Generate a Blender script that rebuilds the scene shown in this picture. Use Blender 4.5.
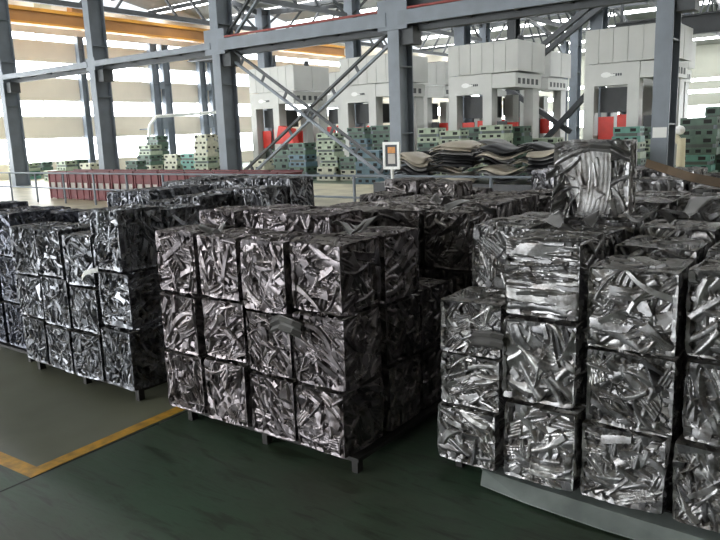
import bpy, math, random
import numpy as np
from mathutils import Matrix, Vector, Euler

for o in list(bpy.data.objects):
    bpy.data.objects.remove(o)
SC = bpy.context.scene
COL = SC.collection
random.seed(7)
rng = np.random.default_rng(11)

# ------------------------------------------------------------------ camera
F_PX, CX, CY, EYE = 700.0, 360.0, 270.0, 1.65
def _n(v):
    return v / np.linalg.norm(v)
def _ray(x, y):
    return np.array([(x - CX) / F_PX, -(y - CY) / F_PX, -1.0])
_up = -_n(_ray(488, 3850))                      # where the uprights of the hall meet, far below
_hy = CY + (_up[0] * (-600 - CX) / F_PX - _up[2]) * F_PX / _up[1]
_X = -_n(_ray(-600, _hy))                       # the hall's long axis
ROT = np.stack([_X, np.cross(_up, _X), _up])    # world = ROT @ camera
def pY(x, y, Y):
    d = ROT @ _ray(x, y); return Vector(np.array([0, 0, EYE]) + d * (Y / d[1]))
def pX(x, y, X):
    d = ROT @ _ray(x, y); return Vector(np.array([0, 0, EYE]) + d * (X / d[0]))

cam_data = bpy.data.cameras.new('camera')
cam = bpy.data.objects.new('camera', cam_data)
COL.objects.link(cam)
cam_data.sensor_fit = 'HORIZONTAL'
cam_data.sensor_width = 36.0
cam_data.lens = 36.0 * F_PX / 720.0
cam_data.clip_end = 500
M = Matrix([list(r) for r in ROT]).to_4x4()
M.translation = (0, 0, EYE)
cam.matrix_world = M
SC.camera = cam

# ------------------------------------------------------------------ world, exposure
SKYLIGHT_E, WINDOW_E = 7.0, 9.0
w = bpy.data.worlds.new('daylight')
SC.world = w
w.use_nodes = True
w.node_tree.nodes['Background'].inputs[0].default_value = (0.85, 0.93, 1.0, 1)
w.node_tree.nodes['Background'].inputs[1].default_value = 1.0
vs = SC.view_settings
vs.view_transform = 'Standard'
vs.look = 'None'
vs.gamma = 1.0
vs.use_curve_mapping = False
vs.exposure = 0.6

# ------------------------------------------------------------------ materials
def _mat(name):
    m = bpy.data.materials.new(name)
    m.use_nodes = True
    nt = m.node_tree
    return m, nt, nt.nodes, nt.links, nt.nodes['Principled BSDF']

def paint(name, col, rough=0.5, metal=0.0, var=0.12, scale=3.0, bump=0.0, dirt=None):
    """painted or plain surface with slight mottling and optional grime"""
    m, nt, N, L, b = _mat(name)
    tc = N.new('ShaderNodeTexCoord')
    nz = N.new('ShaderNodeTexNoise'); nz.inputs['Scale'].default_value = scale; nz.inputs['Detail'].default_value = 6
    L.new(tc.outputs['Object'], nz.inputs['Vector'])
    r = N.new('ShaderNodeValToRGB')
    d = dirt or tuple(c * (1 - 2 * var) for c in col)
    r.color_ramp.elements[0].position = 0.3; r.color_ramp.elements[0].color = (*d, 1)
    r.color_ramp.elements[1].position = 0.62; r.color_ramp.elements[1].color = (*col, 1)
    L.new(nz.outputs['Fac'], r.inputs[0]); L.new(r.outputs[0], b.inputs['Base Color'])
    b.inputs['Roughness'].default_value = rough
    b.inputs['Metallic'].default_value = metal
    if bump:
        bp = N.new('ShaderNodeBump'); bp.inputs['Strength'].default_value = bump
        L.new(nz.outputs['Fac'], bp.inputs['Height']); L.new(bp.outputs[0], b.inputs['Normal'])
    return m

def glow(name, col, e):
    m, nt, N, L, b = _mat(name)
    b.inputs['Base Color'].default_value = (0.8, 0.8, 0.8, 1)
    b.inputs['Emission Color'].default_value = (*col, 1)
    b.inputs['Emission Strength'].default_value = e
    b.inputs['Roughness'].default_value = 0.6
    return m

def metal_mat(name):
    """pressed scrap sheet: tone attribute per sheet, oily film, thin dust where it lies upward"""
    m, nt, N, L, b = _mat(name)
    at = N.new('ShaderNodeAttribute'); at.attribute_name = 'tone'
    tc = N.new('ShaderNodeTexCoord'); oi = N.new('ShaderNodeObjectInfo')
    nz = N.new('ShaderNodeTexNoise'); nz.inputs['Scale'].default_value = 5; nz.inputs['Detail'].default_value = 4
    nz.inputs['Roughness'].default_value = 0.65
    L.new(tc.outputs['Object'], nz.inputs['Vector'])
    ramp = N.new('ShaderNodeValToRGB')
    e = ramp.color_ramp.elements
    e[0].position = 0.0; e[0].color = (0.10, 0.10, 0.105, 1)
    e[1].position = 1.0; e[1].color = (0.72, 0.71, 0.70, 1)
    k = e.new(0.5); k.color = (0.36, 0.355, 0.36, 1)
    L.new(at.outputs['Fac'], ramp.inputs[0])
    mx = N.new('ShaderNodeMix'); mx.data_type = 'RGBA'; mx.blend_type = 'MULTIPLY'; mx.inputs[0].default_value = 1
    L.new(ramp.outputs[0], mx.inputs[6]); L.new(oi.outputs['Color'], mx.inputs[7])
    grime = N.new('ShaderNodeValToRGB')
    grime.color_ramp.elements[0].position = 0.35; grime.color_ramp.elements[0].color = (0.45, 0.42, 0.4, 1)
    grime.color_ramp.elements[1].position = 0.55; grime.color_ramp.elements[1].color = (1, 1, 1, 1)
    L.new(nz.outputs['Fac'], grime.inputs[0])
    m2 = N.new('ShaderNodeMix'); m2.data_type = 'RGBA'; m2.blend_type = 'MULTIPLY'; m2.inputs[0].default_value = 1
    L.new(mx.outputs[2], m2.inputs[6]); L.new(grime.outputs[0], m2.inputs[7])
    L.new(m2.outputs[2], b.inputs['Base Color'])
    b.inputs['Metallic'].default_value = 0.92
    rr = N.new('ShaderNodeMapRange'); rr.inputs['To Min'].default_value = 0.27; rr.inputs['To Max'].default_value = 0.55
    L.new(nz.outputs['Fac'], rr.inputs['Value']); L.new(rr.outputs[0], b.inputs['Roughness'])
    bp = N.new('ShaderNodeBump'); bp.inputs['Strength'].default_value = 0.05; bp.inputs['Distance'].default_value = 0.02
    L.new(nz.outputs['Fac'], bp.inputs['Height']); L.new(bp.outputs[0], b.inputs['Normal'])
    # settled dust
    ge = N.new('ShaderNodeNewGeometry'); sx = N.new('ShaderNodeSeparateXYZ'); L.new(ge.outputs['True Normal'], sx.inputs[0])
    mr = N.new('ShaderNodeMapRange'); mr.inputs['From Min'].default_value = 0.6; mr.inputs['From Max'].default_value = 1.0
    mr.inputs['To Max'].default_value = 0.7
    L.new(sx.outputs['Z'], mr.inputs['Value'])
    df = N.new('ShaderNodeBsdfDiffuse'); df.inputs['Color'].default_value = (0.27, 0.25, 0.225, 1)
    ms = N.new('ShaderNodeMixShader'); L.new(mr.outputs[0], ms.inputs[0]); L.new(b.outputs[0], ms.inputs[1]); L.new(df.outputs[0], ms.inputs[2])
    L.new(ms.outputs[0], N['Material Output'].inputs['Surface'])
    return m

def floor_mat():
    m, nt, N, L, b = _mat('green_epoxy_floor')
    tc = N.new('ShaderNodeTexCoord')
    n1 = N.new('ShaderNodeTexNoise'); n1.inputs['Scale'].default_value = 0.9; n1.inputs['Detail'].default_value = 8; n1.inputs['Roughness'].default_value = 0.62
    L.new(tc.outputs['Object'], n1.inputs['Vector'])
    mp = N.new('ShaderNodeMapping'); mp.inputs['Rotation'].default_value = (0, 0, 0.5); mp.inputs['Scale'].default_value = (1.2, 7.0, 1)
    L.new(tc.outputs['Object'], mp.inputs['Vector'])
    n2 = N.new('ShaderNodeTexNoise'); n2.inputs['Scale'].default_value = 2.4; n2.inputs['Detail'].default_value = 10; n2.inputs['Roughness'].default_value = 0.68; n2.inputs['Distortion'].default_value = 0.8
    L.new(mp.outputs[0], n2.inputs['Vector'])
    r1 = N.new('ShaderNodeValToRGB')
    e = r1.color_ramp.elements
    e[0].position = 0.33; e[0].color = (0.062, 0.068, 0.048, 1)
    e[1].position = 0.68; e[1].color = (0.070, 0.128, 0.080, 1)
    L.new(n1.outputs['Fac'], r1.inputs[0])
    r2 = N.new('ShaderNodeValToRGB')
    r2.color_ramp.elements[0].position = 0.36; r2.color_ramp.elements[0].color = (0.5, 0.46, 0.42, 1)
    r2.color_ramp.elements[1].position = 0.5; r2.color_ramp.elements[1].color = (1, 1, 1, 1)
    L.new(n2.outputs['Fac'], r2.inputs[0])
    mx = N.new('ShaderNodeMix'); mx.data_type = 'RGBA'; mx.blend_type = 'MULTIPLY'; mx.inputs[0].default_value = 1
    L.new(r1.outputs[0], mx.inputs[6]); L.new(r2.outputs[0], mx.inputs[7])
    L.new(mx.outputs[2], b.inputs['Base Color'])
    rr = N.new('ShaderNodeMapRange'); rr.inputs['From Min'].default_value = 0.3; rr.inputs['From Max'].default_value = 0.7
    rr.inputs['To Min'].default_value = 0.36; rr.inputs['To Max'].default_value = 0.6
    L.new(n2.outputs['Fac'], rr.inputs['Value']); L.new(rr.outputs[0], b.inputs['Roughness'])
    bp = N.new('ShaderNodeBump'); bp.inputs['Strength'].default_value = 0.08; bp.inputs['Distance'].default_value = 0.01
    L.new(n2.outputs['Fac'], bp.inputs['Height']); L.new(bp.outputs[0], b.inputs['Normal'])
    return m

MT = {
    'floor': floor_mat(),
    'scrap': metal_mat('pressed_scrap_metal'),
    'line': paint('yellow_line_paint', (0.80, 0.43, 0.05), 0.5, var=0.2, scale=14, dirt=(0.45, 0.25, 0.05)),
    'worn': paint('worn_olive_floor', (0.215, 0.22, 0.155), 0.42, var=0.16, scale=1.3, bump=0.05),
    'joint': paint('floor_joint_dirt', (0.02, 0.02, 0.018), 0.8),
    'walk': paint('pale_walkway_floor', (0.44, 0.40, 0.27), 0.42, var=0.2, scale=1.5),
    'wall': paint('cream_wall_sheet', (0.78, 0.70, 0.58), 0.7, var=0.05, scale=0.6),
    'wallb': paint('grey_wall_sheet', (0.40, 0.40, 0.34), 0.7, var=0.06, scale=0.6),
    'roof': paint('grey_roof_sheet', (0.26, 0.255, 0.235), 0.75, var=0.08, scale=0.7),
    'pane': glow('daylit_window_pane', (0.93, 0.97, 1.0), WINDOW_E),
    'sky': glow('daylit_roof_sheet', (0.96, 0.98, 1.0), SKYLIGHT_E),
    'steel': paint('blue_grey_column_paint', (0.165, 0.19, 0.22), 0.45, var=0.1, scale=2.0),
    'steeld': paint('dark_steel_paint', (0.055, 0.06, 0.065), 0.55, var=0.15, scale=2.0),
    'redpipe': paint('faded_red_pipe', (0.32, 0.07, 0.06), 0.5),
    'crane': paint('yellow_crane_paint', (0.62, 0.28, 0.03), 0.45, var=0.12, scale=1.0),
    'craned': paint('crane_web_paint', (0.36, 0.16, 0.04), 0.55, var=0.12, scale=1.0),
    'press': paint('off_white_press_paint', (0.47, 0.47, 0.44), 0.42, var=0.05, scale=1.2),
    'pressd': paint('press_dark_recess', (0.035, 0.038, 0.04), 0.5),
    'pressg': paint('press_bed_green_grey', (0.07, 0.09, 0.075), 0.5),
    'red': paint('red_guard_paint', (0.62, 0.035, 0.022), 0.45, var=0.1),
    'darkred': paint('dull_red_crate_paint', (0.15, 0.028, 0.032), 0.6, var=0.18, scale=4),
    'palebox': paint('pale_crate_load', (0.50, 0.46, 0.42), 0.6, var=0.15, scale=4),
    'die0': paint('pale_green_die_paint', (0.34, 0.40, 0.29), 0.5, var=0.15, scale=5),
    'die1': paint('dark_green_die_paint', (0.075, 0.13, 0.095), 0.5, var=0.15, scale=5),
    'die2': paint('teal_die_paint', (0.10, 0.26, 0.21), 0.5, var=0.15, scale=5),
    'die3': paint('cream_die_paint', (0.50, 0.50, 0.38), 0.5, var=0.15, scale=5),
    'die4': paint('slate_blue_die_paint', (0.09, 0.16, 0.20), 0.5, var=0.15, scale=5),
    'hole': paint('black_slot', (0.012, 0.013, 0.012), 0.8),
    'white': paint('white_enamel', (0.75, 0.75, 0.72), 0.4, var=0.04),
    'cream': paint('cream_enamel', (0.66, 0.60, 0.42), 0.5, var=0.06),
    'orange': paint('orange_print', (0.70, 0.28, 0.05), 0.5, var=0.2, scale=8),
    'sheetd': paint('black_sheet_offcut', (0.020, 0.020, 0.022), 0.33, metal=0.3, var=0.2, scale=3),
    'sheetc': paint('pale_sheet_offcut', (0.46, 0.41, 0.33), 0.4, metal=0.4, var=0.15, scale=3),
    'sheetg': paint('grey_sheet_offcut', (0.22, 0.215, 0.21), 0.42, metal=0.85, var=0.15, scale=3),
    'rust': paint('rusty_brown_strip', (0.10, 0.062, 0.03), 0.6, metal=0.2, var=0.2, scale=6),
    'pallet': paint('worn_pallet_steel', (0.055, 0.052, 0.05), 0.5, metal=0.5, var=0.2, scale=8),
    'plate': paint('dull_zinc_plate', (0.42, 0.47, 0.45), 0.4, metal=0.6, var=0.15, scale=7, bump=0.1),
    'paper': paint('white_paper', (0.78, 0.78, 0.75), 0.7, var=0.03),
}

# ------------------------------------------------------------------ helpers
class MB:
    def __init__(s): s.v = []; s.f = []
    def add(s, vs_, fs):
        k = len(s.v); s.v += [tuple(p) for p in vs_]; s.f += [tuple(i + k for i in q) for q in fs]; return s
    def box(s, x0, x1, y0, y1, z0, z1):
        return s.add([(x, y, z) for z in (z0, z1) for y in (y0, y1) for x in (x0, x1)],
                     [(0, 2, 3, 1), (4, 5, 7, 6), (0, 1, 5, 4), (2, 6, 7, 3), (0, 4, 6, 2), (1, 3, 7, 5)])
    def bar(s, a, b, w_, h, up=(0, 0, 1)):
        a, b = Vector(a), Vector(b); d = (b - a).normalized(); u = Vector(up)
        if abs(d.dot(u)) > 0.98: u = Vector((0, 1, 0))
        sx = d.cross(u).normalized() * (w_ / 2); sz = sx.cross(d).normalized() * (h / 2)
        return s.add([p + i * sx + j * sz for p in (a, b) for j in (-1, 1) for i in (-1, 1)],
                     [(0, 1, 3, 2), (4, 6, 7, 5), (0, 4, 5, 1), (2, 3, 7, 6), (0, 2, 6, 4), (1, 5, 7, 3)])
    def tube(s, a, b, r, n=10, r2=None):
        a, b = Vector(a), Vector(b); d = (b - a).normalized()
        u = Vector((0, 0, 1)) if abs(d.z) < 0.95 else Vector((1, 0, 0))
        e1 = d.cross(u).normalized(); e2 = d.cross(e1); r2 = r if r2 is None else r2
        vv = [p + (e1 * math.cos(2 * math.pi * i / n) + e2 * math.sin(2 * math.pi * i / n)) * q for p, q in ((a, r), (b, r2)) for i in range(n)]
        ff = [(i, (i + 1) % n, n + (i + 1) % n, n + i) for i in range(n)] + [tuple(range(n))[::-1], tuple(range(n, 2 * n))]
        return s.add(vv, ff)
    def prism(s, pts, y0, y1):          # outline in x,z extruded along y
        n = len(pts)
        return s.add([(x, y, z) for y in (y0, y1) for x, z in pts],
                     [tuple(range(n)), tuple(range(n, 2 * n))[::-1]] + [(i, n + i, n + (i + 1) % n, (i + 1) % n) for i in range(n)])
    def mesh(s, name):
        me = bpy.data.meshes.new(name); me.from_pydata(s.v, [], s.f); me.validate(); me.update(); return me
    def build(s, name, mat, parent=None, bevel=0.0):
        o = link(name, s.mesh(name), mat, parent)
        if bevel:
            b = o.modifiers.new('edge', 'BEVEL'); b.width = bevel; b.segments = 2; b.limit_method = 'ANGLE'
        return o

def link(name, me, mat, parent=None):
    o = bpy.data.objects.new(name, me); COL.objects.link(o)
    if mat is not None and not me.materials: me.materials.append(MT[mat])
    if parent is not None: o.parent = parent
    return o
def empty(name, loc=(0, 0, 0), rz=0.0):
    o = bpy.data.objects.new(name, None); COL.objects.link(o)
    o.location = loc; o.rotation_euler = (0, 0, rz); o.empty_display_size = 0.1
    return o
def tag(o, label=None, cat=None, group=None, kind=None):
    if label: o['label'] = label
    if cat: o['category'] = cat
    if group: o['group'] = group
    if kind: o['kind'] = kind
    return o
def copy_tree(o, parent=None):
    c = o.copy(); COL.objects.link(c)
    if parent is not None: c.parent = parent
    for ch in list(o.children): copy_tree(ch, c)
    return c
def world_child(name, mb, mat, parent, pm):
    """a part given in world coordinates under a parent whose matrix is pm"""
    o = mb.build(name, mat); o.parent = parent; o.matrix_parent_inverse = pm.inverted(); return o
ORD = ['first', 'second', 'third', 'fourth', 'fifth', 'sixth', 'seventh', 'eighth', 'ninth', 'tenth']

# ------------------------------------------------------------------ hall shell
XW, XE, YF, YB, YA, YR = -34.6, 26.0, -16.0, 74.0, 14.7, 29.5
YC, YD = 44.3, 59.1
tag(MB().box(XW - .3, XE + .3, YF - .3, YB + .3, -0.25, 0.0).build('floor', 'floor'), 'dark green painted concrete factory floor', 'floor', kind='structure')
tag(MB().box(XW + .2, 3, 9.2, 18.6, 0.0, 0.004).build('floor_walkway', 'walk'), 'pale walkway strip behind the railing', 'floor', kind='structure')  # paler and tanner than the green floor around it

tag(MB().box(-14.0, -3.345, 1.63, 9.0, 0.0, 0.0008).build('floor_storage_area', 'worn'), 'dusty olive-grey worn floor inside the yellow line', 'floor', kind='structure')

def banded_wall(name, axis, pos, out, a0, a1, ztop, bands, label, matname, pane_len, win_no, solid=None):
    """wall sheet with real horizontal openings; glazed bands as window structures with panes"""
    m = MB(); t = 0.18 * out
    zs = [0.0]
    for b0, b1 in bands: zs += [b0, b1]
    zs.append(ztop)
    def slab(mm, u0, u1, z0, z1, d0, d1):
        lo, hi = min(pos + d0, pos + d1), max(pos + d0, pos + d1)
        if axis == 'x': mm.box(lo, hi, u0, u1, z0, z1)
        else: mm.box(u0, u1, lo, hi, z0, z1)
    for i in range(0, len(zs), 2): slab(m, a0, a1, zs[i], zs[i + 1], 0, t)
    if solid is not None:
        for i in range(1, len(zs) - 1, 2): slab(m, solid, a1, zs[i], zs[i + 1], 0, t)
        a1 = solid
    wall = m.build(name, matname); tag(wall, label, 'wall', kind='structure')
    for b0, b1 in bands:
        fr = MB(); slab(fr, a0, a1, b0, b0 + .04, 0.02 * out, t * .9); slab(fr, a0, a1, b1 - .04, b1, 0.02 * out, t * .9)
        n = max(1, round((a1 - a0) / pane_len)); st = (a1 - a0) / n
        for i in range(1, n): slab(fr, a0 + i * st - .03, a0 + i * st + .03, b0 + .04, b1 - .04, 0.02 * out, t * .9)
        win_no[0] += 1
        wo = fr.build('window_%d' % win_no[0], 'white'); wo['kind'] = 'structure'
        wo['label'] = 'long daylit window band in the ' + name.replace('wall_', '') + ' wall, sill %.1f metres up' % b0; wo['category'] = 'window'
        for i in range(n):
            p = MB(); slab(p, a0 + i * st + .03, a0 + (i + 1) * st - .03, b0 + .04, b1 - .04, t * .5, t * .62)
            p.build('pane', 'pane', wo)
WN = [0]
banded_wall('wall_left', 'x', XW, -1, YF, YB, 8.6, [(0.73, 1.98), (3.02, 3.86), (4.95, 5.78), (6.75, 7.15)], 'cream sheet wall with bright horizontal window bands', 'wall', 6.1, WN)
banded_wall('wall_back', 'y', YB, 1, XW, XE, 8.6, [(1.4, 3.15), (4.2, 4.6), (5.3, 5.65)], 'far grey sheet wall with thin window bands', 'wallb', 6.1, WN)
banded_wall('wall_unseen_front', 'y', YF, -1, XW, XE, 8.6, [(0.9, 4.2), (5.0, 6.6)], 'wall of the hall behind the viewer', 'wall', 6.1, WN, solid=-7.0)  # window bands added out of view on the left to light the bale fronts
banded_wall('wall_right', 'x', XE, 1, YF, YB, 8.6, [], 'end wall of the hall on the right', 'wall', 6.1, WN)

# roofs: three pitched bays, rear slopes with long translucent strips along the hall
def roof_slope(y0, z0, y1, z1, strips):
    """slope from (y0,z0) to (y1,z1); strips are fractions along the slope that are translucent"""
    cut = [0.0]
    for s0, s1 in strips: cut += [s0, s1]
    cut.append(1.0)
    P = lambda t: (y0 + (y1 - y0) * t, z0 + (z1 - z0) * t)
    for i in range(len(cut) - 1):
        a, b = P(cut[i]), P(cut[i + 1]); th = 0.08
        yield i % 2, [(XW - .2, *a), (XE + .2, *a), (XE + .2, *b), (XW - .2, *b)], th
ceil = MB(); skl = []
for (ya, yb) in ((YF, YA), (YA, YR), (YR, YC), (YC, YD), (YD, YB)):
    ym = (ya + yb) / 2; rz = 9.9 if ya > 0 else 10.6
    for (q0, z0, q1, z1) in ((ya, 8.6, ym, rz), (ym, rz, yb, 8.6)):
        for is_sky, quad, th in roof_slope(q0, z0, q1, z1, [(0.28, 0.38), (0.68, 0.78)] if ya > 0 else ([(0.62, 0.65)] if q0 > ya else [])):  # front bay gets one unseen glowing strip, added to light the bale tops
            tgt = MB() if is_sky else ceil
            vv = quad + [(x, y, z + th) for x, y, z in quad]
            tgt.add(vv, [(0, 1, 2, 3), (7, 6, 5, 4), (0, 4, 5, 1), (1, 5, 6, 2), (2, 6, 7, 3), (3, 7, 4, 0)])
            if is_sky: skl.append(tgt)
co = tag(ceil.build('ceiling', 'roof'), 'pitched grey sheet roof over the parallel bays', 'roof', kind='structure')
for s_ in skl: s_.build('skylight_strip', 'sky', co)

# roof trusses across each bay (chords, posts, diagonals), purlins along the hall
def truss(x, ya, yb, rz, label):
    t = tag(empty('roof_truss', (x, ya, 0)), label, 'truss', 'roof trusses', 'structure')
    ym = (yb - ya) / 2; m = MB()
    m.bar((0, 0.2, 8.35), (0, ym, rz - .3), .22, .26); m.bar((0, ym, rz - .3), (0, yb - ya - .2, 8.35), .22, .26); m.build('top_chord', 'steeld', t)
    MB().bar((0, 0.2, 7.45), (0, yb - ya - .2, 7.45), .2, .22).build('bottom_chord', 'steeld', t)
    n = 8
    for i in range(n):
        u0, u1 = i / n, (i + 1) / n; f = lambda u: 8.35 + (rz - .3 - 8.35) * (1 - abs(2 * u - 1))
        L_ = yb - ya
        a, b = ((0, u0 * L_ + .2 * (1 - 2 * u0), 7.45), (0, u1 * L_ + .2 * (1 - 2 * u1), f(u1)))
        if i >= n / 2: a, b = ((0, u0 * L_ + .2 * (1 - 2 * u0), f(u0)), (0, u1 * L_ + .2 * (1 - 2 * u1), 7.45))
        MB().bar(a, b, .1, .1).build('web_bar', 'steeld', t)
COLX = [-28.4, -22.2, -15.95, -9.73, -3.55, 2.65]
for i, x in enumerate(COLX):
    truss(x, YA, YR, 9.9, 'dark roof truss over the press bay, %s from the left wall' % ORD[i])
for i, x in enumerate(COLX[:5]):
    truss(x, YR, YC, 9.9, 'dark roof truss over the third bay, %s from the left wall' % ORD[i])
    truss(x, YC, YD, 9.9, 'dark roof truss over the fourth bay, %s from the left wall' % ORD[i])
for j, (y, z) in enumerate([(17.2, 8.85), (19.6, 9.3), (24.6, 9.3), (27, 8.85), (31.9, 8.85), (34.4, 9.3), (39.4, 9.3), (41.8, 8.85), (46.7, 8.85), (56.6, 8.85)]):
    tag(MB().box(XW, XE, y - .06, y + .06, z - .1, z + .1).build('purlin', 'steeld'), 'dark roof purlin along the hall, %s from the front columns' % ORD[j], 'purlin', 'purlins', 'structure')

# ------------------------------------------------------------------ columns
def h_column(name, x, y, label, ztop=8.6, wd=0.32, dp=0.62, matname='steel', group=None):
    """H section: front flange, web, rear flange, base plate, gusset at the tie"""
    t = tag(empty(name, (x, y, 0)), label, 'column', group, 'structure')
    h = wd / 2; tf = .035
    MB().box(-h, h, 0, tf, 0.03, ztop).build('front_flange', matname, t)
    MB().box(-.02, .02, tf, dp - tf, 0.03, ztop).build('web', matname, t)
    MB().box(-h, h, dp - tf, dp, 0.03, ztop).build('rear_flange', matname, t)
    MB().box(-h - .12, h + .12, -.12, dp + .12, 0, 0.03).build('base_plate', matname, t)
    for z in (1.6, 3.2, 4.9, 6.5):
        MB().box(-h + .01, h - .01, tf, dp - tf, z, z + .025).build('stiffener', matname, t)
    return t
side = ['outermost by the window wall', 'second from the window wall', 'third from the window wall, left of the cross brace', 'carrying the right end of the cross brace, behind the sign',
        'with a white notice taped to it', 'rightmost of the front row']
for i, x in enumerate(COLX):
    t = h_column('steel_column', x, YA, 'blue-grey steel column ' + side[i], group='front columns')
    if i in (2, 3):
        MB().box(-.42, .42, -.03, 0, 4.05, 4.75).build('gusset_plate', 'steel', t)
    else:
        MB().box(-.26, .26, -.03, 0, 4.1, 4.5).build('gusset_plate', 'steel', t)
    MB().box(.16, .5, .1, .5, 3.7, 4.1).build('bracket', 'steeld', t)
for i, x in enumerate(COLX[:5]):
    h_column('far_steel_column', x, YR, 'grey steel column behind the presses, %s from the window wall' % ORD[i], wd=.5, dp=.7, group='far columns')
for r_, y_ in ((0, YC), (1, YD)):
    for i, x in enumerate(COLX[:5]):
        h_column('remote_steel_column', x, y_, 'thin looking column of the %s row behind the presses, %s along' % (ORD[r_ + 1], ORD[i]), wd=.5, dp=.7, group='remote columns')
for i, (x, y) in enumerate([(-13.4, YR)]):
    h_column('far_steel_post', x, y, 'dark steel post rising behind the third press', wd=.4, dp=.5, matname='steeld')
for i, y in enumerate((22.0, 26.55, 27.35, 30.1, 31.0, 36.5)):
    lab = ['thin wall column standing alone against the windows', 'near post of the twin wall columns with the white pipe', 'far post of the twin wall columns with the white pipe',
           'near post of the twin wall columns beside the third front column', 'far post of the twin wall columns beside the third front column', 'wall column behind the first press'][i]
    t = h_column('wall_column', XW + .25, y, lab, ztop=7.1, wd=.3, dp=.34 if i == 0 else .5, group='wall columns')
    if i in (1, 3):
        MB().box(-.14, .14, .5, .82, 4.6, 5.0).build('batten', 'steel', t); MB().box(-.14, .14, .5, .82, 2.3, 3.1).build('batten', 'steel', t)
        MB().box(-.2, .25, -.2, 1.5, 6.3, 6.6).build('cap', 'steeld', t)

# tie beams between the front columns, with clip plates and a red pipe on the right bays
for i in range(len(COLX) - 1):
    a, b = COLX[i] + .17, COLX[i + 1] - .17
    lab = 'pale grey tie beam between the %s and %s front columns' % (ORD[i], ORD[i + 1])
    t = tag(empty('tie_beam', ((a + b) / 2, YA, 4.3)), lab, 'beam', 'tie beams', 'structure')
    L_ = (b - a) / 2
    hh = .09 if i < 2 else .16
    MB().box(-L_, L_, -.05, .05, -hh, hh).build('front_channel', 'steel', t)
    MB().box(-L_, L_, .35, .5, -hh - .12, hh - .05).build('rear_channel', 'steeld', t)
    for k in range(5):
        u = -L_ + (k + .5) * 2 * L_ / 5
        MB().box(u - .04, u + .04, .05, .35, -hh, -hh + .05).build('batten', 'steeld', t)
    if i >= 2:
        MB().tube((-L_, .0, hh + .05), (L_, .0, hh + .05), .03, 8).build('red_pipe', 'redpipe', t)
t = tag(empty('tie_beam', (XW / 2 + COLX[0] / 2, YA, 4.3)), 'pale grey tie beam from the first front column to the window wall', 'beam', 'tie beams', 'structure')
MB().box(-2.9, 2.85, -.05, .05, -.09, .09).build('front_channel', 'steel', t)
# deep runway beam to the right of the cross-braced bay and behind it
for i in range(3, len(COLX) - 1):
    a, b = COLX[i] + .17, COLX[i + 1] - .17
    t = tag(empty('runway_beam', ((a + b) / 2, YA + .4, 4.9)), 'dark deep runway beam spanning right from the %s front column' % ORD[i], 'beam', 'runway beams', 'structure')
    L_ = (b - a) / 2
    MB().box(-L_, L_, -.02, .02, -.35, .35).build('web', 'steeld', t)
    MB().box(-L_, L_, -.15, .15, -.39, -.35).build('bottom_flange', 'steel', t); MB().box(-L_, L_, -.15, .15, .35, .39).build('top_flange', 'steel', t)

# braces: two angles with batten plates
def brace(name, a, b, label, gap=.26, nb=7):
    a, b = Vector(a), Vector(b); mid = (a + b) / 2
    t = tag(empty(name, mid), label, 'brace', None, 'structure')
    d = (b - a).normalized(); s_ = d.cross(Vector((0, 1, 0))).normalized() * gap / 2
    for k in (-1, 1):
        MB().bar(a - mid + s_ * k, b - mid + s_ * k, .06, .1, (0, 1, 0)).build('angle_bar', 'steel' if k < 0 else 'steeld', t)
    for k in range(nb):
        c = a - mid + (b - a) * ((k + .5) / nb)
        MB().bar(c - s_, c + s_, .08, .03, (0, 1, 0)).build('batten', 'steeld', t)
    return t
def rear_brace(a, b, label, gap):
    a, b = Vector(a), Vector(b); mid = (a + b) / 2
    t = tag(empty('rear_brace', mid), label, 'brace', None, 'structure')
    s_ = (b - a).normalized().cross(Vector((0, 1, 0))).normalized() * gap / 2
    for k in ((-1, 1) if gap else (0,)):
        MB().bar(a - mid + s_ * k, b - mid + s_ * k, .2, .22, (0, 1, 0)).build('bar', 'steeld', t)
yb_ = YA + .3
brace('cross_brace', (-15.6, yb_, 4.05), (-9.95, yb_, .45), 'lattice brace falling from the third front column towards the sign')
brace('cross_brace', (-15.6, yb_ + .14, .45), (-9.95, yb_ + .14, 4.05), 'lattice brace rising to the right between the third and fourth front columns')
brace('upper_brace', (-15.6, yb_, 4.55), (-12.8, yb_, 7.0), 'upper lattice brace rising from the third front column above the tie beam')
rear_brace((-12.3, 29.1, 4.45), (-8.8, 29.1, 6.8), 'dark double brace rising above the gap between third and fourth presses', .3)
rear_brace((-13.2, 28.7, 3.3), (-10.4, 28.7, 1.4), 'dark diagonal brace falling between the third and fourth presses', 0)
rear_brace((-11.5, 28.5, 1.0), (-9.6, 28.5, 2.95), 'dark diagonal brace rising to the fourth press', 0)
t = tag(empty('rear_runway_beam', (-4, YR - .3, 6.6)), 'dark deep runway beam along the columns behind the presses', 'beam', None, 'structure')
MB().box(-30, 28, -.04, .04, -.35, .35).build('web', 'steeld', t); MB().box(-30, 28, -.2, .2, -.4, -.35).build('bottom_flange', 'steeld', t); MB().box(-30, 28, -.2, .2, .35, .4).build('top_flange', 'steeld', t)
t = tag(empty('hanging_beam', (-5.2, YR - .4, 5.15)), 'short black beam hanging right of the fifth front column', 'beam', None, 'structure')
MB().box(-3.6, 3.6, -.05, .05, -.3, .3).build('web', 'pressd', t); MB().box(-3.6, 3.6, -.18, .18, -.35, -.3).build('bottom_flange', 'pressd', t); MB().box(-3.6, 3.6, -.18, .18, .3, .35).build('top_flange', 'pressd', t)
for x in (-3.4, 3.4): MB().bar((x, 0, .35), (x, 0, 1.1), .1, .1).build('hanger', 'steeld', t)

# white notice on the fifth column
c = pY(659.5, 132.5, YA - .01)
tag(MB().box(c.x - .13, c.x + .13, YA - .012, YA, c.z - .1, c.z + .1).build('paper_notice', 'paper'), 'small white paper notice taped to the front column on the right', 'notice')

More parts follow.
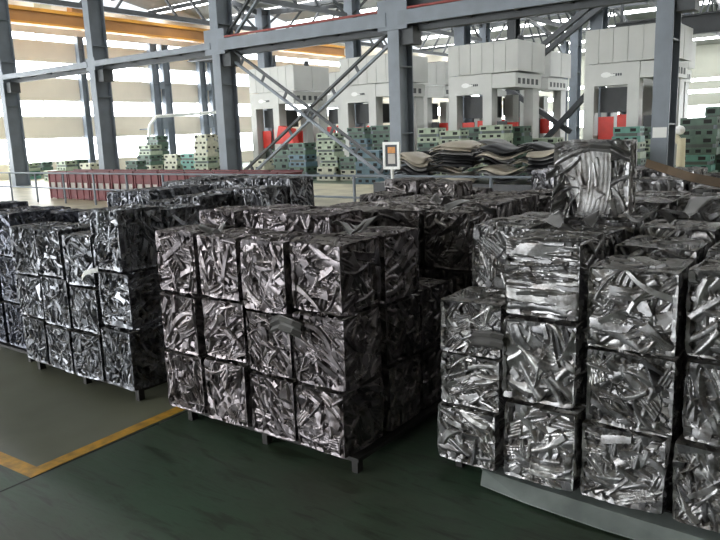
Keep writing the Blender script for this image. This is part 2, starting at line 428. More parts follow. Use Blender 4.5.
# ------------------------------------------------------------------ overhead crane girder
t = tag(empty('crane_girder', (-33.4, 29, 7.4)), 'yellow overhead crane girder running along under the roof', 'crane')
MB().box(-.2, .2, -13.8, 14.5, 0.0, .5).build('web', 'craned', t)
MB().box(-.3, .3, -13.8, 14.5, .5, .66).build('top_flange', 'crane', t)
MB().box(-.3, .3, -13.8, 14.5, -.1, 0.0).build('bottom_flange', 'crane', t)
for y in (-9.2, -6.3, 2.2):
    MB().box(-.25, .25, y - .3, y + .3, .66, 1.0).build('motor_box', 'cream', t)
MB().box(-.2, .25, -7.8, -6.9, .66, .95).build('trolley', 'craned', t)
MB().tube((.35, -13.5, .9), (.35, 14, .9), .04, 6).build('cable_rail', 'steeld', t)

# white pipe on the left wall
m = MB(); pts = [(XW + .85, 25.6, 1.9), (XW + .85, 25.7, 2.5), (XW + .85, 26.2, 3.0), (XW + .85, 30.9, 3.25)]
for a, b in zip(pts, pts[1:]): m.tube(a, b, .09, 8)
t = tag(empty('white_pipe', (0, 0, 0)), 'white pipe bending along the window wall between twin columns', 'pipe')
m.build('pipe', 'white', t)
for y, z in ((25.65, 2.3), (28.6, 3.12)): MB().box(XW + .01, XW + .85, y - .03, y + .03, z - .03, z + .03).build('bracket', 'steel', t)

# ------------------------------------------------------------------ stamping presses
def make_press():
    """base at the front left corner of the frame; +x along the hall, +y away"""
    t = empty('stamping_press')
    W, D = 2.8, 2.5
    MB().box(0.03, W - .03, 0.03, D, 3.66, 4.68).build('crown', 'press', t)
    n = 6
    for k in range(n):
        x0 = k * W / n
        MB().box(x0 + .008, x0 + W / n - .008, 0, .03, 3.62, 4.7).build('crown_panel', 'press', t)
    for k in range(2):
        MB().box(W - .03, W, .03 + k * 1.24, 1.23 + k * 1.24, 3.64, 4.69).build('side_panel', 'press', t)
    MB().box(0, 1.78, .02, .5, 2.9, 3.6).build('apron', 'press', t)
    MB().box(1.8, W - .1, .02, D - .1, 3.08, 3.58).build('side_housing', 'press', t)
    for k in range(5):
        MB().box(W - .1, W - .085, .25 + k * .4, .45 + k * .4, 3.2, 3.4).build('vent_slot', 'pressd', t)
    for x0, x1, y0, y1 in ((0, .34, .02, .5), (1.42, 1.78, .02, .5), (0, .34, D - .6, D - .1), (1.42, 1.78, D - .6, D - .1), (2.25, 2.62, D - .7, D - .1)):
        MB().box(x0, x1, y0, y1, .0, 2.9 if x0 < 2 else 3.08).build('upright', 'press', t)
    MB().box(.4, 1.36, .5, D - .7, 2.05, 2.85).build('slide', 'pressd', t)
    for x in (.62, 1.12):
        MB().tube((x, .75, 1.2), (x, .75, 2.05), .07, 8).build('guide_rod', 'steel', t)
    MB().box(-.05, 1.85, .55, D - .62, 0, 1.05).build('bed', 'pressg', t)
    MB().box(.3, 1.5, .6, D - .7, 1.05, 1.3).build('bolster', 'pressg', t)
    MB().box(.42, .92, .3, .36, 1.12, 1.9).build('guard_door', 'red', t)
    MB().box(1.0, 1.4, .42, .48, 1.45, 1.95).build('guard_door', 'red', t)
    MB().box(1.85, 2.5, .7, .78, 1.2, 1.85).build('side_guard', 'red', t)
    MB().box(1.9, 2.2, .2, .45, .2, 1.9).build('control_cabinet', 'pressd', t)
    lg = MB()
    for k in range(9):
        a0, a1 = k * math.pi * 2 / 9, (k + 1) * math.pi * 2 / 9
        lg.add([(.72, 0.0, 3.24), (.72 + .17 * math.cos(a0), 0.0, 3.24 + .09 * math.sin(a0)), (.72 + .17 * math.cos(a1), 0.0, 3.24 + .09 * math.sin(a1))], [(0, 1, 2)])
    lg.box(.80, 1.02, .004, .018, 3.2, 3.25)
    lg.build('logo_mark', 'white', t)
    l2 = MB()
    for k in range(4): l2.box(.95 + k * .075, .95 + k * .075 + .05, .006, .018, 3.19, 3.27)
    l2.build('logo_letters', 'steeld', t)
    MB().box(.5, 2.2, .6, 1.9, 4.7, 4.78).build('roof_plate', 'steeld', t)
    MB().tube((2.2, 1.6, 4.7), (2.2, 1.6, 5.0), .12, 10).build('motor', 'pressd', t)
    return t
press = make_press()
PX = [-23.97, -18.6, -13.44, -8.27]
plab = ['off-white stamping press with a big red guard beneath, farthest of the near row', 'off-white stamping press behind the cross brace', 'off-white stamping press above the sheet offcut pile',
        'off-white stamping press nearest, above the lone top bale']
for i, x in enumerate(PX):
    o = press if i == 0 else copy_tree(press)
    o.location = (x, 24.0, 0); tag(o, plab[i], 'press', 'near row of stamping presses')
for i, x in enumerate((-27.6, -21.9, -16.2, -10.4)):
    o = copy_tree(press); o.location = (x, 33.2, 0); o.scale = (1.12, 1.1, 1.1)
    tag(o, 'pale stamping press in the second row, %s from the window wall' % ORD[i], 'press', 'second row of stamping presses')

MB().prism([(1.8, 1.3), (2.9, 1.3), (2.75, 1.95), (2.05, 2.1)], -.35, .02).build('guard_hood', 'red', press)

# ------------------------------------------------------------------ dies
def die_parts(kind, parent):
    """press die: lower shoe, upper shoe, guide posts, cast slots"""
    c = 'die%d' % kind
    MB().box(-.5, .5, -.35, .35, 0, .17).build('lower_shoe', c, parent)
    MB().box(-.44, .44, -.3, .3, .17, .26).build('die_block', 'pressg' if kind != 3 else c, parent)
    MB().box(-.46, .47, -.35, .35, .26, .44).build('upper_shoe', c, parent)
    for x in (-.42, .42):
        for y in (-.27, .27):
            MB().tube((x, y, .17), (x, y, .26), .05, 8).build('guide_post', 'steel', parent)
    for x in (-.28, .02, .3):
        MB().box(x - .07, x + .07, -.358, -.35, .05, .13).build('slot', 'hole', parent)
    for x in (-.3, .24):
        MB().box(x - .1, x + .1, -.358, -.35, .3, .39).build('slot', 'hole', parent)
    for y in (-.18, .15):
        MB().box(.47, .478, y - .07, y + .07, .31, .38).build('slot', 'hole', parent)
DIES = []
for k in range(5):
    e = empty('press_die'); die_parts(k, e); DIES.append(e)
used = [False] * 5
die_where = []
def die_stack(px, Y, n, kinds, s, where, sz=1.0):
    p = pY(px, 165, Y)
    z = 0.0
    for k in range(n):
        kd = kinds[k % len(kinds)]
        o = DIES[kd] if not used[kd] else copy_tree(DIES[kd]); used[kd] = True
        sc = s * random.uniform(.78, .9); sy = sz * random.uniform(1.05, 1.35)
        o.location = (p.x + random.uniform(-.05, .05), Y + random.uniform(-.05, .05), z)
        o.rotation_euler = (0, 0, random.uniform(-.05, .05)); o.scale = (sc, sc, sc * sy)
        z += .44 * sc * sy
        col = ['pale green', 'dark green', 'teal', 'cream', 'slate blue'][kd]
        lay = 'only die' if n == 1 else ['lowest', 'second up', 'third up', 'fourth up', 'fifth up'][k] if k < n - 1 else 'topmost'
        tag(o, '%s die, %s %s' % (col, lay, where), 'die', 'press dies on the floor')
die_stack(151, 21.6, 3, [3, 1, 0], 1.25, 'of the stack under the twin wall columns')
die_stack(160, 22.8, 4, [1, 0, 1, 1], 1.1, 'of the stack behind the twin-column stack')
die_stack(176, 21.6, 2, [3, 3], 1.15, 'of the low cream stack')
die_stack(194, 21.6, 2, [2, 2], 1.15, 'of the teal stack beside the third front column')
die_stack(206, 21.2, 4, [3, 0, 3, 3], 1.05, 'of the stack against the third front column')
die_stack(216, 22.6, 4, [0, 3, 0, 3], 1.05, 'of the stack behind the third front column')
die_stack(246, 21.0, 1, [3], 1.0, 'at the foot of the rising brace')
die_stack(262, 20.0, 2, [0, 3], 1.0, 'of the pale pair behind the brace foot')
die_stack(285, 21.5, 2, [1, 1], 1.15, 'of the dark pair under the red hood')
die_stack(304, 20.4, 3, [1, 4, 1], 1.15, 'of the dark stack left of the pale tall stack')
die_stack(332, 20.2, 4, [3, 0, 0, 0], 1.0, 'of the pale tall stack behind the railing post')
die_stack(353, 20.3, 2, [3, 1], .9, 'of the small stack right of the pale tall one')
die_stack(372, 19.0, 2, [4, 4], 1.1, 'of the slate stack left of the sign')
die_stack(362, 23.0, 4, [1, 1, 4, 1], 1.1, 'of the dark tall stack behind the slate stack')
die_stack(386, 21.6, 4, [1, 4, 1, 1], 1.05, 'of the dark stack behind the sign')
die_stack(432, 21.5, 4, [0, 1, 1, 0], 1.0, 'of the stack right of the fourth front column')
die_stack(455, 20.0, 4, [0, 0, 1, 0], .95, 'of the stack under the third press left upright')
die_stack(474, 21.6, 4, [1, 0, 1, 1], 1.0, 'of the dark stack under the third press')
die_stack(497, 19.5, 4, [0, 0, 0, 0], .95, 'of the pale green stack in front of the third press')
die_stack(516, 20.5, 4, [1, 1, 1, 1], .95, 'of the dark stack right of the pale green one')
die_stack(545, 21.5, 3, [0, 1, 0], 1.05, 'of the stack between the third and fourth presses')
die_stack(628, 19.5, 4, [0, 1, 0, 2], .92, 'of the stack at the fourth press')
die_stack(641, 21.0, 4, [1, 1, 0, 1], .9, 'of the dark stack behind the fifth front column')
die_stack(697, 19.0, 4, [1, 2, 1, 1], 1.05, 'of the green stack right of the fifth front column', .98)
die_stack(722, 20.2, 4, [1, 1, 2, 1], 1.05, 'of the green stack cut by the picture edge')
for i, px in enumerate((19, 31, 43, 54, 66, 78, 90, 124, 136)):
    die_stack(px, 17.6 + .75 * (i % 3), 2 - (i % 4 == 3), [[0, 3], [2, 0], [3, 1]][i % 3], .95, 'in the low row under the windows, %s spot' % ORD[i])

# ------------------------------------------------------------------ red crates behind the railing
def red_crate():
    t = empty('red_crate')
    W, D, H = 1.02, .9, .84
    MB().box(0.02, W - .02, 0.02, D - .02, .02, .3).build('lower_panel', 'darkred', t)
    MB().box(0.04, W - .04, 0.05, D - .05, .3, .5).build('load', 'palebox', t)
    MB().box(0.02, W - .02, 0.02, D - .02, .5, H - .04).build('upper_panel', 'darkred', t)
    for x in (0.0, W / 3, 2 * W / 3, W - .05):
        MB().box(x, x + .05, 0, .04, 0, H).build('post', 'darkred', t)
    MB().box(0, W, 0, .03, H - .05, H).build('rim', 'darkred', t)
    MB().box(0, W, D - .03, D, H - .05, H).build('rim', 'darkred', t)
    return t
rc = red_crate()
for i in range(9):
    o = rc if i == 0 else copy_tree(rc)
    o.location = (-20.6 + i * 1.07, 11.75, 0.004)
    tag(o, 'dull red slatted crate with pale load, %s along the row behind the railing' % ORD[i], 'crate', 'row of red crates')

# ------------------------------------------------------------------ railing
t = tag(empty('railing', (-12, 10.9, 0.004)), 'thin grey steel railing along the walkway behind the bales', 'railing')
for z in (.42, .84):
    MB().tube((-14, 0, z), (8.5, 0, z), .022, 8).build('rail', 'steel', t)
for k in range(16):
    MB().tube((-13.6 + k * 1.45, 0, 0), (-13.6 + k * 1.45, 0, .84), .028, 8).build('post', 'steel', t)

# sign on a post
t = tag(empty('sign_stand', (-7.17, 10.7, 0.004)), 'white framed notice board with an orange picture on a slim post', 'sign')
MB().tube((0, 0, 0), (0, 0, 1.02), .03, 8).build('post', 'white', t)
MB().box(-.18, .18, -.18, .18, 0, .03).build('foot', 'white', t)
fr = MB(); fr.box(-.18, .18, -.03, .01, .98, 1.03).box(-.18, .18, -.03, .01, 1.42, 1.47).box(-.18, -.13, -.03, .01, 1.03, 1.42).box(.13, .18, -.03, .01, 1.03, 1.42)
fr.build('frame', 'white', t)
b_ = MB().box(-.13, .13, -.012, .0, 1.03, 1.42).build('board', 'steeld', t)
MB().box(-.08, .08, -.016, -.012, 1.27, 1.38).build('picture_top', 'orange', b_)
MB().box(-.075, .075, -.016, -.012, 1.08, 1.26).build('picture_base', 'palebox', b_)

# pale round-topped fixture by the green dies on the right
p = pY(681, 152, 17.6)
t = tag(empty('round_topped_post', (p.x, 17.6, 0)), 'cream post with a round white top beside the green dies', 'post')
MB().tube((0, 0, 0), (0, 0, 1.28), .11, 10, .085).build('post', 'cream', t)
MB().tube((-.02, 0, 1.15), (-.16, 0, 1.36), .07, 8).build('arm', 'cream', t)
m = MB(); n = 10
for j in range(6):
    for i in range(n):
        th = math.pi * j / 5; ph = 2 * math.pi * i / n
        m.v.append((-.05 + .12 * math.sin(th) * math.cos(ph), .12 * math.sin(th) * math.sin(ph), 1.46 + .11 * math.cos(th)))
for j in range(5):
    for i in range(n): m.f.append((j * n + i, (j + 1) * n + i, (j + 1) * n + (i + 1) % n, j * n + (i + 1) % n))
m.build('globe', 'white', t)

# ------------------------------------------------------------------ pile of sheet offcuts behind the railing
def bent_sheet(L_, W_, bend, twist, seed, th=.012, nx=14, ny=5, lip=0.0):
    r = random.Random(seed); m = MB(); top = []; k1, k2 = r.uniform(1.2, 2.6), r.uniform(0, 6)
    def zf(u, v): return bend * (1 - (2 * u - 1) ** 2) + .05 * math.sin(k1 * 3 * u + k2) + twist * (u - .5) * (v - .5) * 2 - lip * (.7 + .5 * math.sin(k2 * 2 + 6 * u)) * max(0, .21 - v) / .21
    for s_ in (0, 1):
        for i in range(nx + 1):
            for j in range(ny + 1):
                u, v = i / nx, j / ny
                wv = W_ * (.75 + .25 * math.sin(k2 + 5 * u))
                m.v.append(((u - .5) * L_, (v - .5) * wv, zf(u, v) - s_ * th))
    q = ny + 1; off = (nx + 1) * q
    for i in range(nx):
        for j in range(ny):
            a = i * q + j; m.f.append((a, a + q, a + q + 1, a + 1)); m.f.append((off + a, off + a + 1, off + a + q + 1, off + a + q))
    for i in range(nx):
        for a, b in ((i * q, (i + 1) * q), ((i + 1) * q + ny, i * q + ny)): m.f.append((a, off + a, off + b, b))
    for j in range(ny):
        for a, b in ((j + 1, j), (nx * q + j, nx * q + j + 1)): m.f.append((a, off + a, off + b, b))
    me = m.mesh('sheet_offcut')
    for p_ in me.polygons: p_.use_smooth = True
    return me
sh_mats = ['sheetd', 'sheetc', 'sheetd', 'sheetd', 'sheetg', 'sheetd', 'sheetc']
spots = []
rs = random.Random(5)
MB_base = MB().box(-8.6, -4.2, 12.1, 14.0, .004, .62)
tag(MB_base.build('offcut_bin', 'sheetd'), 'low black steel bin under the sheet offcut pile', 'bin')
def tag_offcut(o, mt):
    cl = {'sheetd': 'black', 'sheetc': 'pale', 'sheetg': 'grey'}[mt]
    tag(o, '%s curved sheet metal offcut lying in the pile behind the railing' % cl, 'offcut', '%s offcuts in the pile' % cl)
# each sheet is lowered until it rests on the bin or on the sheets below it
GX, GY, GS = -9.4, 11.4, .02
pile_top = np.full((310, 170), -9.0)
ix0, ix1, iy0, iy1 = [int(round(v / GS)) for v in (-8.6 - GX, -4.2 - GX, 12.1 - GY, 14.0 - GY)]
pile_top[ix0:ix1 + 1, iy0:iy1 + 1] = .62
i = -1
for lev in range(22):
    for r_ in range(2):
        for c in range(4):
            i += 1
            x = -7.95 + c * 1.05 + .3 * r_ + rs.uniform(-.03, .03); yy = 12.6 + r_ * .82 + rs.uniform(-.02, .02)
            me = bent_sheet(.96 + .06 * (lev % 2), .68, .02 + .04 * (c % 2), .02, c + 4 * r_, lip=.09)
            rot = Euler((rs.uniform(-.015, .03), rs.uniform(-.035, .035), rs.uniform(-.04, .04))).to_matrix()
            V = np.array([rot @ v.co for v in me.vertices]).reshape(2, 15, 6, 3)
            tu, tv = np.linspace(0, 13.999, 130), np.linspace(0, 4.999, 80)
            iu, iv = tu.astype(int), tv.astype(int); fu, fv = (tu - iu)[:, None, None], (tv - iv)[None, :, None]
            def dense(A):
                return (A[iu][:, iv] * (1 - fu) * (1 - fv) + A[iu + 1][:, iv] * fu * (1 - fv) + A[iu][:, iv + 1] * (1 - fu) * fv + A[iu + 1][:, iv + 1] * fu * fv).reshape(-1, 3)
            T_, B2 = dense(V[0]), dense(V[1])
            cell = lambda A: (np.clip(np.round((A[:, 0] + x - GX) / GS).astype(int), 1, 308), np.clip(np.round((A[:, 1] + yy - GY) / GS).astype(int), 1, 168))
            cb = cell(B2)
            near = np.max([pile_top[cb[0] + dx, cb[1] + dy] for dx in (-1, 0, 1) for dy in (-1, 0, 1)], axis=0)
            z = float((near - B2[:, 2]).max()) + .002
            if z > (1.2, 1.33, 1.3, 1.24)[c]:
                bpy.data.meshes.remove(me); continue
            mt = sh_mats[(i + lev) % 7]
            o = link('sheet_offcut', me, mt); o.location = (x, yy, z); o.rotation_euler = rot.to_euler()
            ct = cell(T_); np.maximum.at(pile_top, ct, T_[:, 2] + z)
            tag_offcut(o, mt)

# ------------------------------------------------------------------ floor markings
def strip(name, a, b, wd, mat, label, z=.0015):
    a, b = Vector(a), Vector(b); d = (b - a).normalized(); s_ = Vector((-d.y, d.x, 0)) * wd / 2
    m = MB().add([a - s_, b - s_, b + s_, a + s_] + [p + Vector((0, 0, z)) for p in (a - s_, b - s_, b + s_, a + s_)],
                 [(3, 2, 1, 0), (4, 5, 6, 7), (0, 1, 5, 4), (1, 2, 6, 5), (2, 3, 7, 6), (3, 0, 4, 7)])
    tag(m.build(name, mat), label, 'floor marking', kind='structure')
strip('floor_line', (-3.37, 1.66, 0), (-3.40, 2.68, 0), .085, 'line', 'yellow painted line running to the corner of the middle pallet', .002)
strip('floor_line', (-3.325, 1.655, 0), (-6.2, 1.56, 0), .085, 'line', 'yellow painted line leaving the picture to the left', .0015)
strip('floor_joint', (-3.305, 0.6, 0), (-3.33, 2.68, 0), .012, 'joint', 'dark floor joint along the yellow line', .0008)

# ------------------------------------------------------------------ scrap bales
def noise3(p, seed, fr):
    r = np.random.default_rng(seed); out = np.zeros(len(p))
    for k in range(6):
        d = r.normal(size=3) * fr; out += np.sin(p @ d + r.uniform(0, 6.28))
    return out / 6
def face_depth(N, r, style, mainface):
    """depth below the face and tone of each sheet: overlapping flats, folds, ribs and rolled edges"""
    g = np.linspace(0, 1, N + 1); A, B = np.meshgrid(g, g, indexing='ij')
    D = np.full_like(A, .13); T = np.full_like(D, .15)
    if style == 'fine': K, Lr, Wr = 165, (.06, .22), (.025, .075)
    elif style == 'large': K, Lr, Wr = 88, (.12, .42), (.04, .14)
    elif style == 'rolls': K, Lr, Wr = 70, (.3, .7), (.05, .10)
    elif style == 'fan': K, Lr, Wr = 110, (.1, .35), (.03, .1)
    else: K, Lr, Wr = 118, (.09, .34), (.03, .11)
    def patch(cx, cy, th, L_, W_, d0, kind, tone, bend, gu, gv, freq=5):
        nonlocal D, T
        u = (A - cx) * math.cos(th) + (B - cy) * math.sin(th); v = -(A - cx) * math.sin(th) + (B - cy) * math.cos(th)
        v = v - bend * u * u
        wv = W_ * np.clip(1 + r.normal(0, .2) * u / L_, .4, 1.6)
        msk = (np.abs(u + r.normal(0, .3) * v) < L_) & (np.abs(v) < wv)
        q = v / wv
        d = d0 + gu * u + gv * v
        d = d + .004 * np.sin(u * r.uniform(4, 14) + v * r.uniform(-12, 12) + 6 * r.uniform())
        if kind == 1: d = d + .05 * q ** 2
        elif kind == 2: d = d + .036 / freq * np.cos(q * freq * math.pi)
        elif kind == 5: d = d + .0009 * np.cos(q * freq * math.pi)
        elif kind == 3: d = d + .05 * np.abs(q - r.uniform(-.5, .5))
        elif kind == 4: d = d + .05 * np.clip(np.abs(q) - .55, 0, 1) + .03 * np.clip(u / L_, 0, 1)
        d = np.clip(d, .0, .15)
        hit = msk & (d < D)
        D = np.where(hit, d, D); T = np.where(hit, tone, T)
    grain = r.uniform(0, math.pi)
    for k in range(K):
        th = r.uniform(0, math.pi) if r.uniform() < .6 else grain + r.normal(0, .25)
        if style == 'rolls' and mainface: th = r.normal(0, .07)
        big = r.uniform() < (.55 if style == 'large' else .42)
        L_, W_ = r.uniform(*Lr), r.uniform(*Wr)
        kd = int(r.choice([0, 1, 2, 2, 2, 3, 4])) if big else int(r.choice([0, 1, 1, 3, 3, 4]))
        if not big: W_ = W_ * .5
        d0 = (.03 + .07 * r.uniform()) if big else (.012 + .075 * r.uniform() ** 1.2)
        patch(r.uniform(0, 1), r.uniform(0, 1), th, L_, W_, d0, kd, float(np.clip(r.normal(.48, .17), .05, 1)), r.normal(0, .55) if style != 'rolls' else r.normal(0, .15),
              r.normal(0, .08), r.normal(0, .2), r.choice([2, 3, 4, 6]))
    if style == 'fan' and mainface:
        for k in range(3):
            patch(.5 + .06 * k, .42 + .03 * k, 1.75 - .12 * k, .42, .24 - .05 * k, .024 - .006 * k, 5, .62, .25, 0, .02, 5)
        patch(.5, .9, .15, .5, .06, .006, 1, .6, -.5, 0, 0); patch(.15, .6, .5, .28, .06, .004, 3, .5, .8, 0, .1)
    return D, T
def bale_mesh(seed, style, N=100):
    r = np.random.default_rng(seed); P = []; TT = []; Fc = []; Nn = N + 1
    ax = [((0, -1, 0), (1, 0, 0), (0, 0, 1)), ((0, 1, 0), (-1, 0, 0), (0, 0, 1)), ((1, 0, 0), (0, 1, 0), (0, 0, 1)), ((-1, 0, 0), (0, -1, 0), (0, 0, 1)),
          ((0, 0, 1), (1, 0, 0), (0, 1, 0)), ((0, 0, -1), (-1, 0, 0), (0, 1, 0))]
    g = np.linspace(-.5, .5, Nn); A, B = np.meshgrid(g, g, indexing='ij')
    base = []
    for fi, (n, a, b) in enumerate(ax):
        n, a, b = map(np.array, (n, a, b))
        D, T = face_depth(N, r, style, fi == 0)
        e = np.minimum(.5 - np.abs(A), .5 - np.abs(B)); D = D * np.clip(e / .022, 0, 1)
        bp = n * .5 + A[..., None] * a + B[..., None] * b
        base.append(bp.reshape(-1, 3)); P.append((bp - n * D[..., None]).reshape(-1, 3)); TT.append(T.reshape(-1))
        idx = np.arange(Nn * Nn).reshape(Nn, Nn) + fi * Nn * Nn
        Fc.append(np.stack([idx[:-1, :-1], idx[1:, :-1], idx[1:, 1:], idx[:-1, 1:]], -1).reshape(-1, 4))
    base = np.concatenate(base); P = np.concatenate(P); TT = np.concatenate(TT); Fc = np.concatenate(Fc)
    _, first, inv = np.unique(np.round(base * 4000).astype(int), axis=0, return_index=True, return_inverse=True)
    inv = inv.reshape(-1)
    P = P[first]; TT = TT[first]; Fc = inv[Fc]
    # rounded, dented block outline
    mx = np.abs(base[first]).max(1); pn = (np.abs(base[first]) ** 20).sum(1) ** (1 / 20)
    s_ = (mx / pn) * (1 - .026 * (1 + noise3(P, seed + 1, 5)) - .013 * (1 + noise3(P, seed + 2, 14)))
    P = P * s_[:, None]
    me = bpy.data.meshes.new('scrap_bale')
    me.from_pydata(P.tolist(), [], Fc.tolist())
    at = me.attributes.new('tone', 'FLOAT', 'POINT'); at.data.foreach_set('value', TT.astype(np.float32))
    me.polygons.foreach_set('use_smooth', np.ones(len(me.polygons), bool))
    me.set_sharp_from_angle(angle=math.radians(24))
    me.materials.append(MT['scrap']); me.update()
    return me
BM = {'fine': [bale_mesh(100 + k, 'fine') for k in range(3)], 'mixed': [bale_mesh(200 + k, 'mixed') for k in range(5)],
      'large': [bale_mesh(300 + k, 'large') for k in range(3)], 'rolls': [bale_mesh(400, 'rolls')], 'fan': [bale_mesh(500, 'fan')]}
# the 24 turns of a cube
TURNS = []
for ex in range(4):
    for ey in range(4):
        for ez in range(4):
            m3 = (Euler((ex * math.pi / 2, ey * math.pi / 2, ez * math.pi / 2)).to_matrix())
            key = tuple(round(v) for r_ in m3 for v in r_)
            if key not in [k for k, _ in TURNS]: TURNS.append((key, m3))
rb = random.Random(21)
REG = {}
def bale(x0, x1, y0, y1, z0, z1, style, label, group, tint=(1, 1, 1), turn=None, yaw=None, jitter=.009, idx=None, cat='bale', keep=None):
    me = BM[style][rb.randrange(len(BM[style])) if idx is None else idx]
    key, m3 = TURNS[rb.randrange(24)] if turn is None else TURNS[turn]
    dims = Vector((x1 - x0, y1 - y0, z1 - z0))
    loc_dims = m3.transposed() @ dims; S = Matrix.Diagonal([abs(v) for v in loc_dims]).to_4x4()
    yw = rb.uniform(-.038, .038) if yaw is None else yaw
    c = Vector(((x0 + x1) / 2 + rb.uniform(-jitter, jitter), (y0 + y1) / 2 + rb.uniform(-1.8 * jitter, 1.0 * jitter), (z0 + z1) / 2))
    mw = Matrix.Translation(c) @ Matrix.Rotation(yw, 4, 'Z') @ m3.to_4x4() @ S
    o = bpy.data.objects.new('scrap_bale', me); COL.objects.link(o)
    o.matrix_world = mw
    v = rb.uniform(.85, 1.1)
    o.color = (min(tint[0] * v, 1.3), min(tint[1] * v, 1.3), min(tint[2] * v, 1.3), 1)
    tag(o, label, cat, group)
    if keep: REG[keep] = (o, mw)
    return o, mw

def pallet(x0, x1, y0, y1, h, label):
    t = tag(empty('steel_pallet', ((x0 + x1) / 2, (y0 + y1) / 2, 0)), label, 'pallet', 'steel pallets under the bales')
    W, D = (x1 - x0) / 2, (y1 - y0) / 2; lh = h - .022
    MB().box(-W + .04, W - .04, -D + .04, D - .04, h - .012, h).build('deck', 'pallet', t)
    for s_ in (-1, 1):
        MB().box(-W, W, min(s_ * D, s_ * (D - .04)), max(s_ * D, s_ * (D - .04)), lh, h - .001).build('edge_beam', 'pallet', t)
        MB().box(min(s_ * W, s_ * (W - .04)), max(s_ * W, s_ * (W - .04)), -D + .04, D - .04, lh, h - .001).build('side_beam', 'pallet', t)
    for ux in (-1, 0, 1):
        for uy in (-1, 1):
            cx, cy = ux * (W - .03), uy * (D - .03)
            MB().box(cx - .018, cx + .018, cy - .022, cy + .022, 0, lh).build('leg', 'pallet', t)
    return t

LAYN = {1: ['only'], 2: ['bottom', 'top'], 3: ['bottom', 'middle', 'top'], 4: ['bottom', 'second', 'third', 'top']}
def stack(name, xs, ys, zb, tops, layers, styles, tint, front_label=True, over=None):
    """xs: column edges, ys: row edges, tops[row][col] top height, layers[row][col] number of bales"""
    nc = len(xs) - 1
    for r_ in range(len(ys) - 1):
        for c in range(nc):
            top, nl = tops[r_][c], layers[r_][c]
            if nl == 0: continue
            hs = [1 + rb.uniform(-.09, .09) for _ in range(nl)]; tot = sum(hs); z = zb
            for l in range(nl):
                z1 = z + (top - zb) * hs[l] / tot
                st = styles[rb.randrange(len(styles))]
                kw = {}
                if over and (r_, c, l) in over: st, kw = over[(r_, c, l)]
                g = .006
                pos = ['leftmost', 'second from left', 'third from left', 'rightmost'][c] if nc == 4 else ORD[c] + ' from left'
                if r_ == 0 and front_label:
                    lab = 'silver scrap bale, %s layer, %s, front row of the %s' % (LAYN[nl][l], pos, name)
                    grp = 'front bales of the ' + name
                elif l == nl - 1:
                    lab = 'scrap bale atop the %s, %s row back, %s' % (name, ORD[r_], pos)
                    grp = 'top bales of the ' + name
                else:
                    lab = ('crushed scrap bale low in the %s behind its front row' if front_label else 'crushed scrap bale in the lower layers of the %s') % name
                    grp = 'inner bales of the ' + name
                yield_ = bale(xs[c] + g, xs[c + 1] - g, ys[r_] + g, ys[r_ + 1] - g, z - .002, z1 + .004, st, lab, grp, tint, **kw)
                REG[(name, r_, c, l)] = yield_
                z = z1
def cols(x0, w_, n): return [x0 + i * w_ for i in range(n + 1)]
PH = .085
def full(nr, top, n=3, nc=4, var=.03):
    return [[top + rb.uniform(-var, var) for _ in range(nc)] for _ in range(nr)], [[n] * nc for _ in range(nr)]

# left stack
tp, ly = full(3, 1.11); tp[0] = [1.09, 1.09, 1.07, 1.25]; tp[1] = [1.05, 1.17, 1.1, 1.22]
pallet(-4.97, -3.72, 2.56, 3.55, PH, 'steel pallet with stub legs under the left stack')
stack('left stack', cols(-5.03, .342, 4), cols(2.5, .355, 3), PH, tp, ly, ['fine', 'fine', 'mixed'], (.64, .67, .72))
# middle stack
tp, ly = full(3, 1.155); tp[0] = [1.155, 1.15, 1.15, 1.155]; tp[1] = [1.235, 1.25, 1.24, 1.15]; tp[2] = [1.2, 1.2, .82, .8]; ly[2] = [3, 3, 2, 2]
pallet(-3.23, -1.94, 2.53, 3.52, PH, 'steel pallet with stub legs under the middle stack')
stack('middle stack', cols(-3.325, .3435, 4), cols(2.47, .355, 3), PH, tp, ly, ['mixed', 'mixed', 'large'], (.70, .64, .66))
# right stack
tp, ly = full(3, 1.18); tp[0] = [.88, 1.19, 1.10, 1.115]; tp[1] = [1.19, 1.17, 1.13, 1.13]; tp[2] = [1.18, 1.18, 1.17, 1.2]
RX = [-1.638, -1.302, -.938, -.565, -.20]
pallet(-1.60, -.22, 2.86, 3.82, .075, 'steel pallet with stub legs under the right stack')
stack('right stack', RX, [2.76, 3.12, 3.48, 3.84], .075, tp, ly, ['mixed', 'large', 'large'], (1.02, 1.02, 1.02), over={(0, 1, 2): ('rolls', dict(turn=0, yaw=.01))})
# lone bale on top
bale(-1.36, -.98, 3.42, 3.78, 1.19, 1.585, 'fan', 'lone silver bale with fanned ribbed sheet, perched on top of the right stack', 'top bales of the right stack', (1.0, 1.0, 1.0), turn=0, yaw=.16, keep='lone')
# stacks behind
tp, ly = full(3, 1.17); tp[0] = [1.12, 1.16, 1.18, 1.18]
pallet(-3.28, -1.87, 3.62, 4.72, PH, 'steel pallet under the stack behind the middle one')
stack('second middle stack', cols(-3.26, .3435, 4), cols(3.62, .36, 3), PH, tp, ly, ['mixed', 'large'], (.62, .58, .57), False)
tp, ly = full(2, 1.16); tp[0] = [1.27, 1.25, 1.14, 1.14]
pallet(-3.36, -1.95, 4.82, 5.56, PH, 'steel pallet two places behind the middle stack')
stack('third middle stack', cols(-3.34, .3435, 4), cols(4.82, .36, 2), PH, tp, ly, ['mixed'], (.62, .58, .57), False)
tp, ly = full(3, 1.14); tp = [[1.15, 1.2, 1.08, 1.02], [1.15, 1.22, 1.24, 1.02], [1.15, 1.3, 1.3, 1.0]]
pallet(-5.1, -3.7, 3.75, 4.85, PH, 'steel pallet under the stack behind the left one')
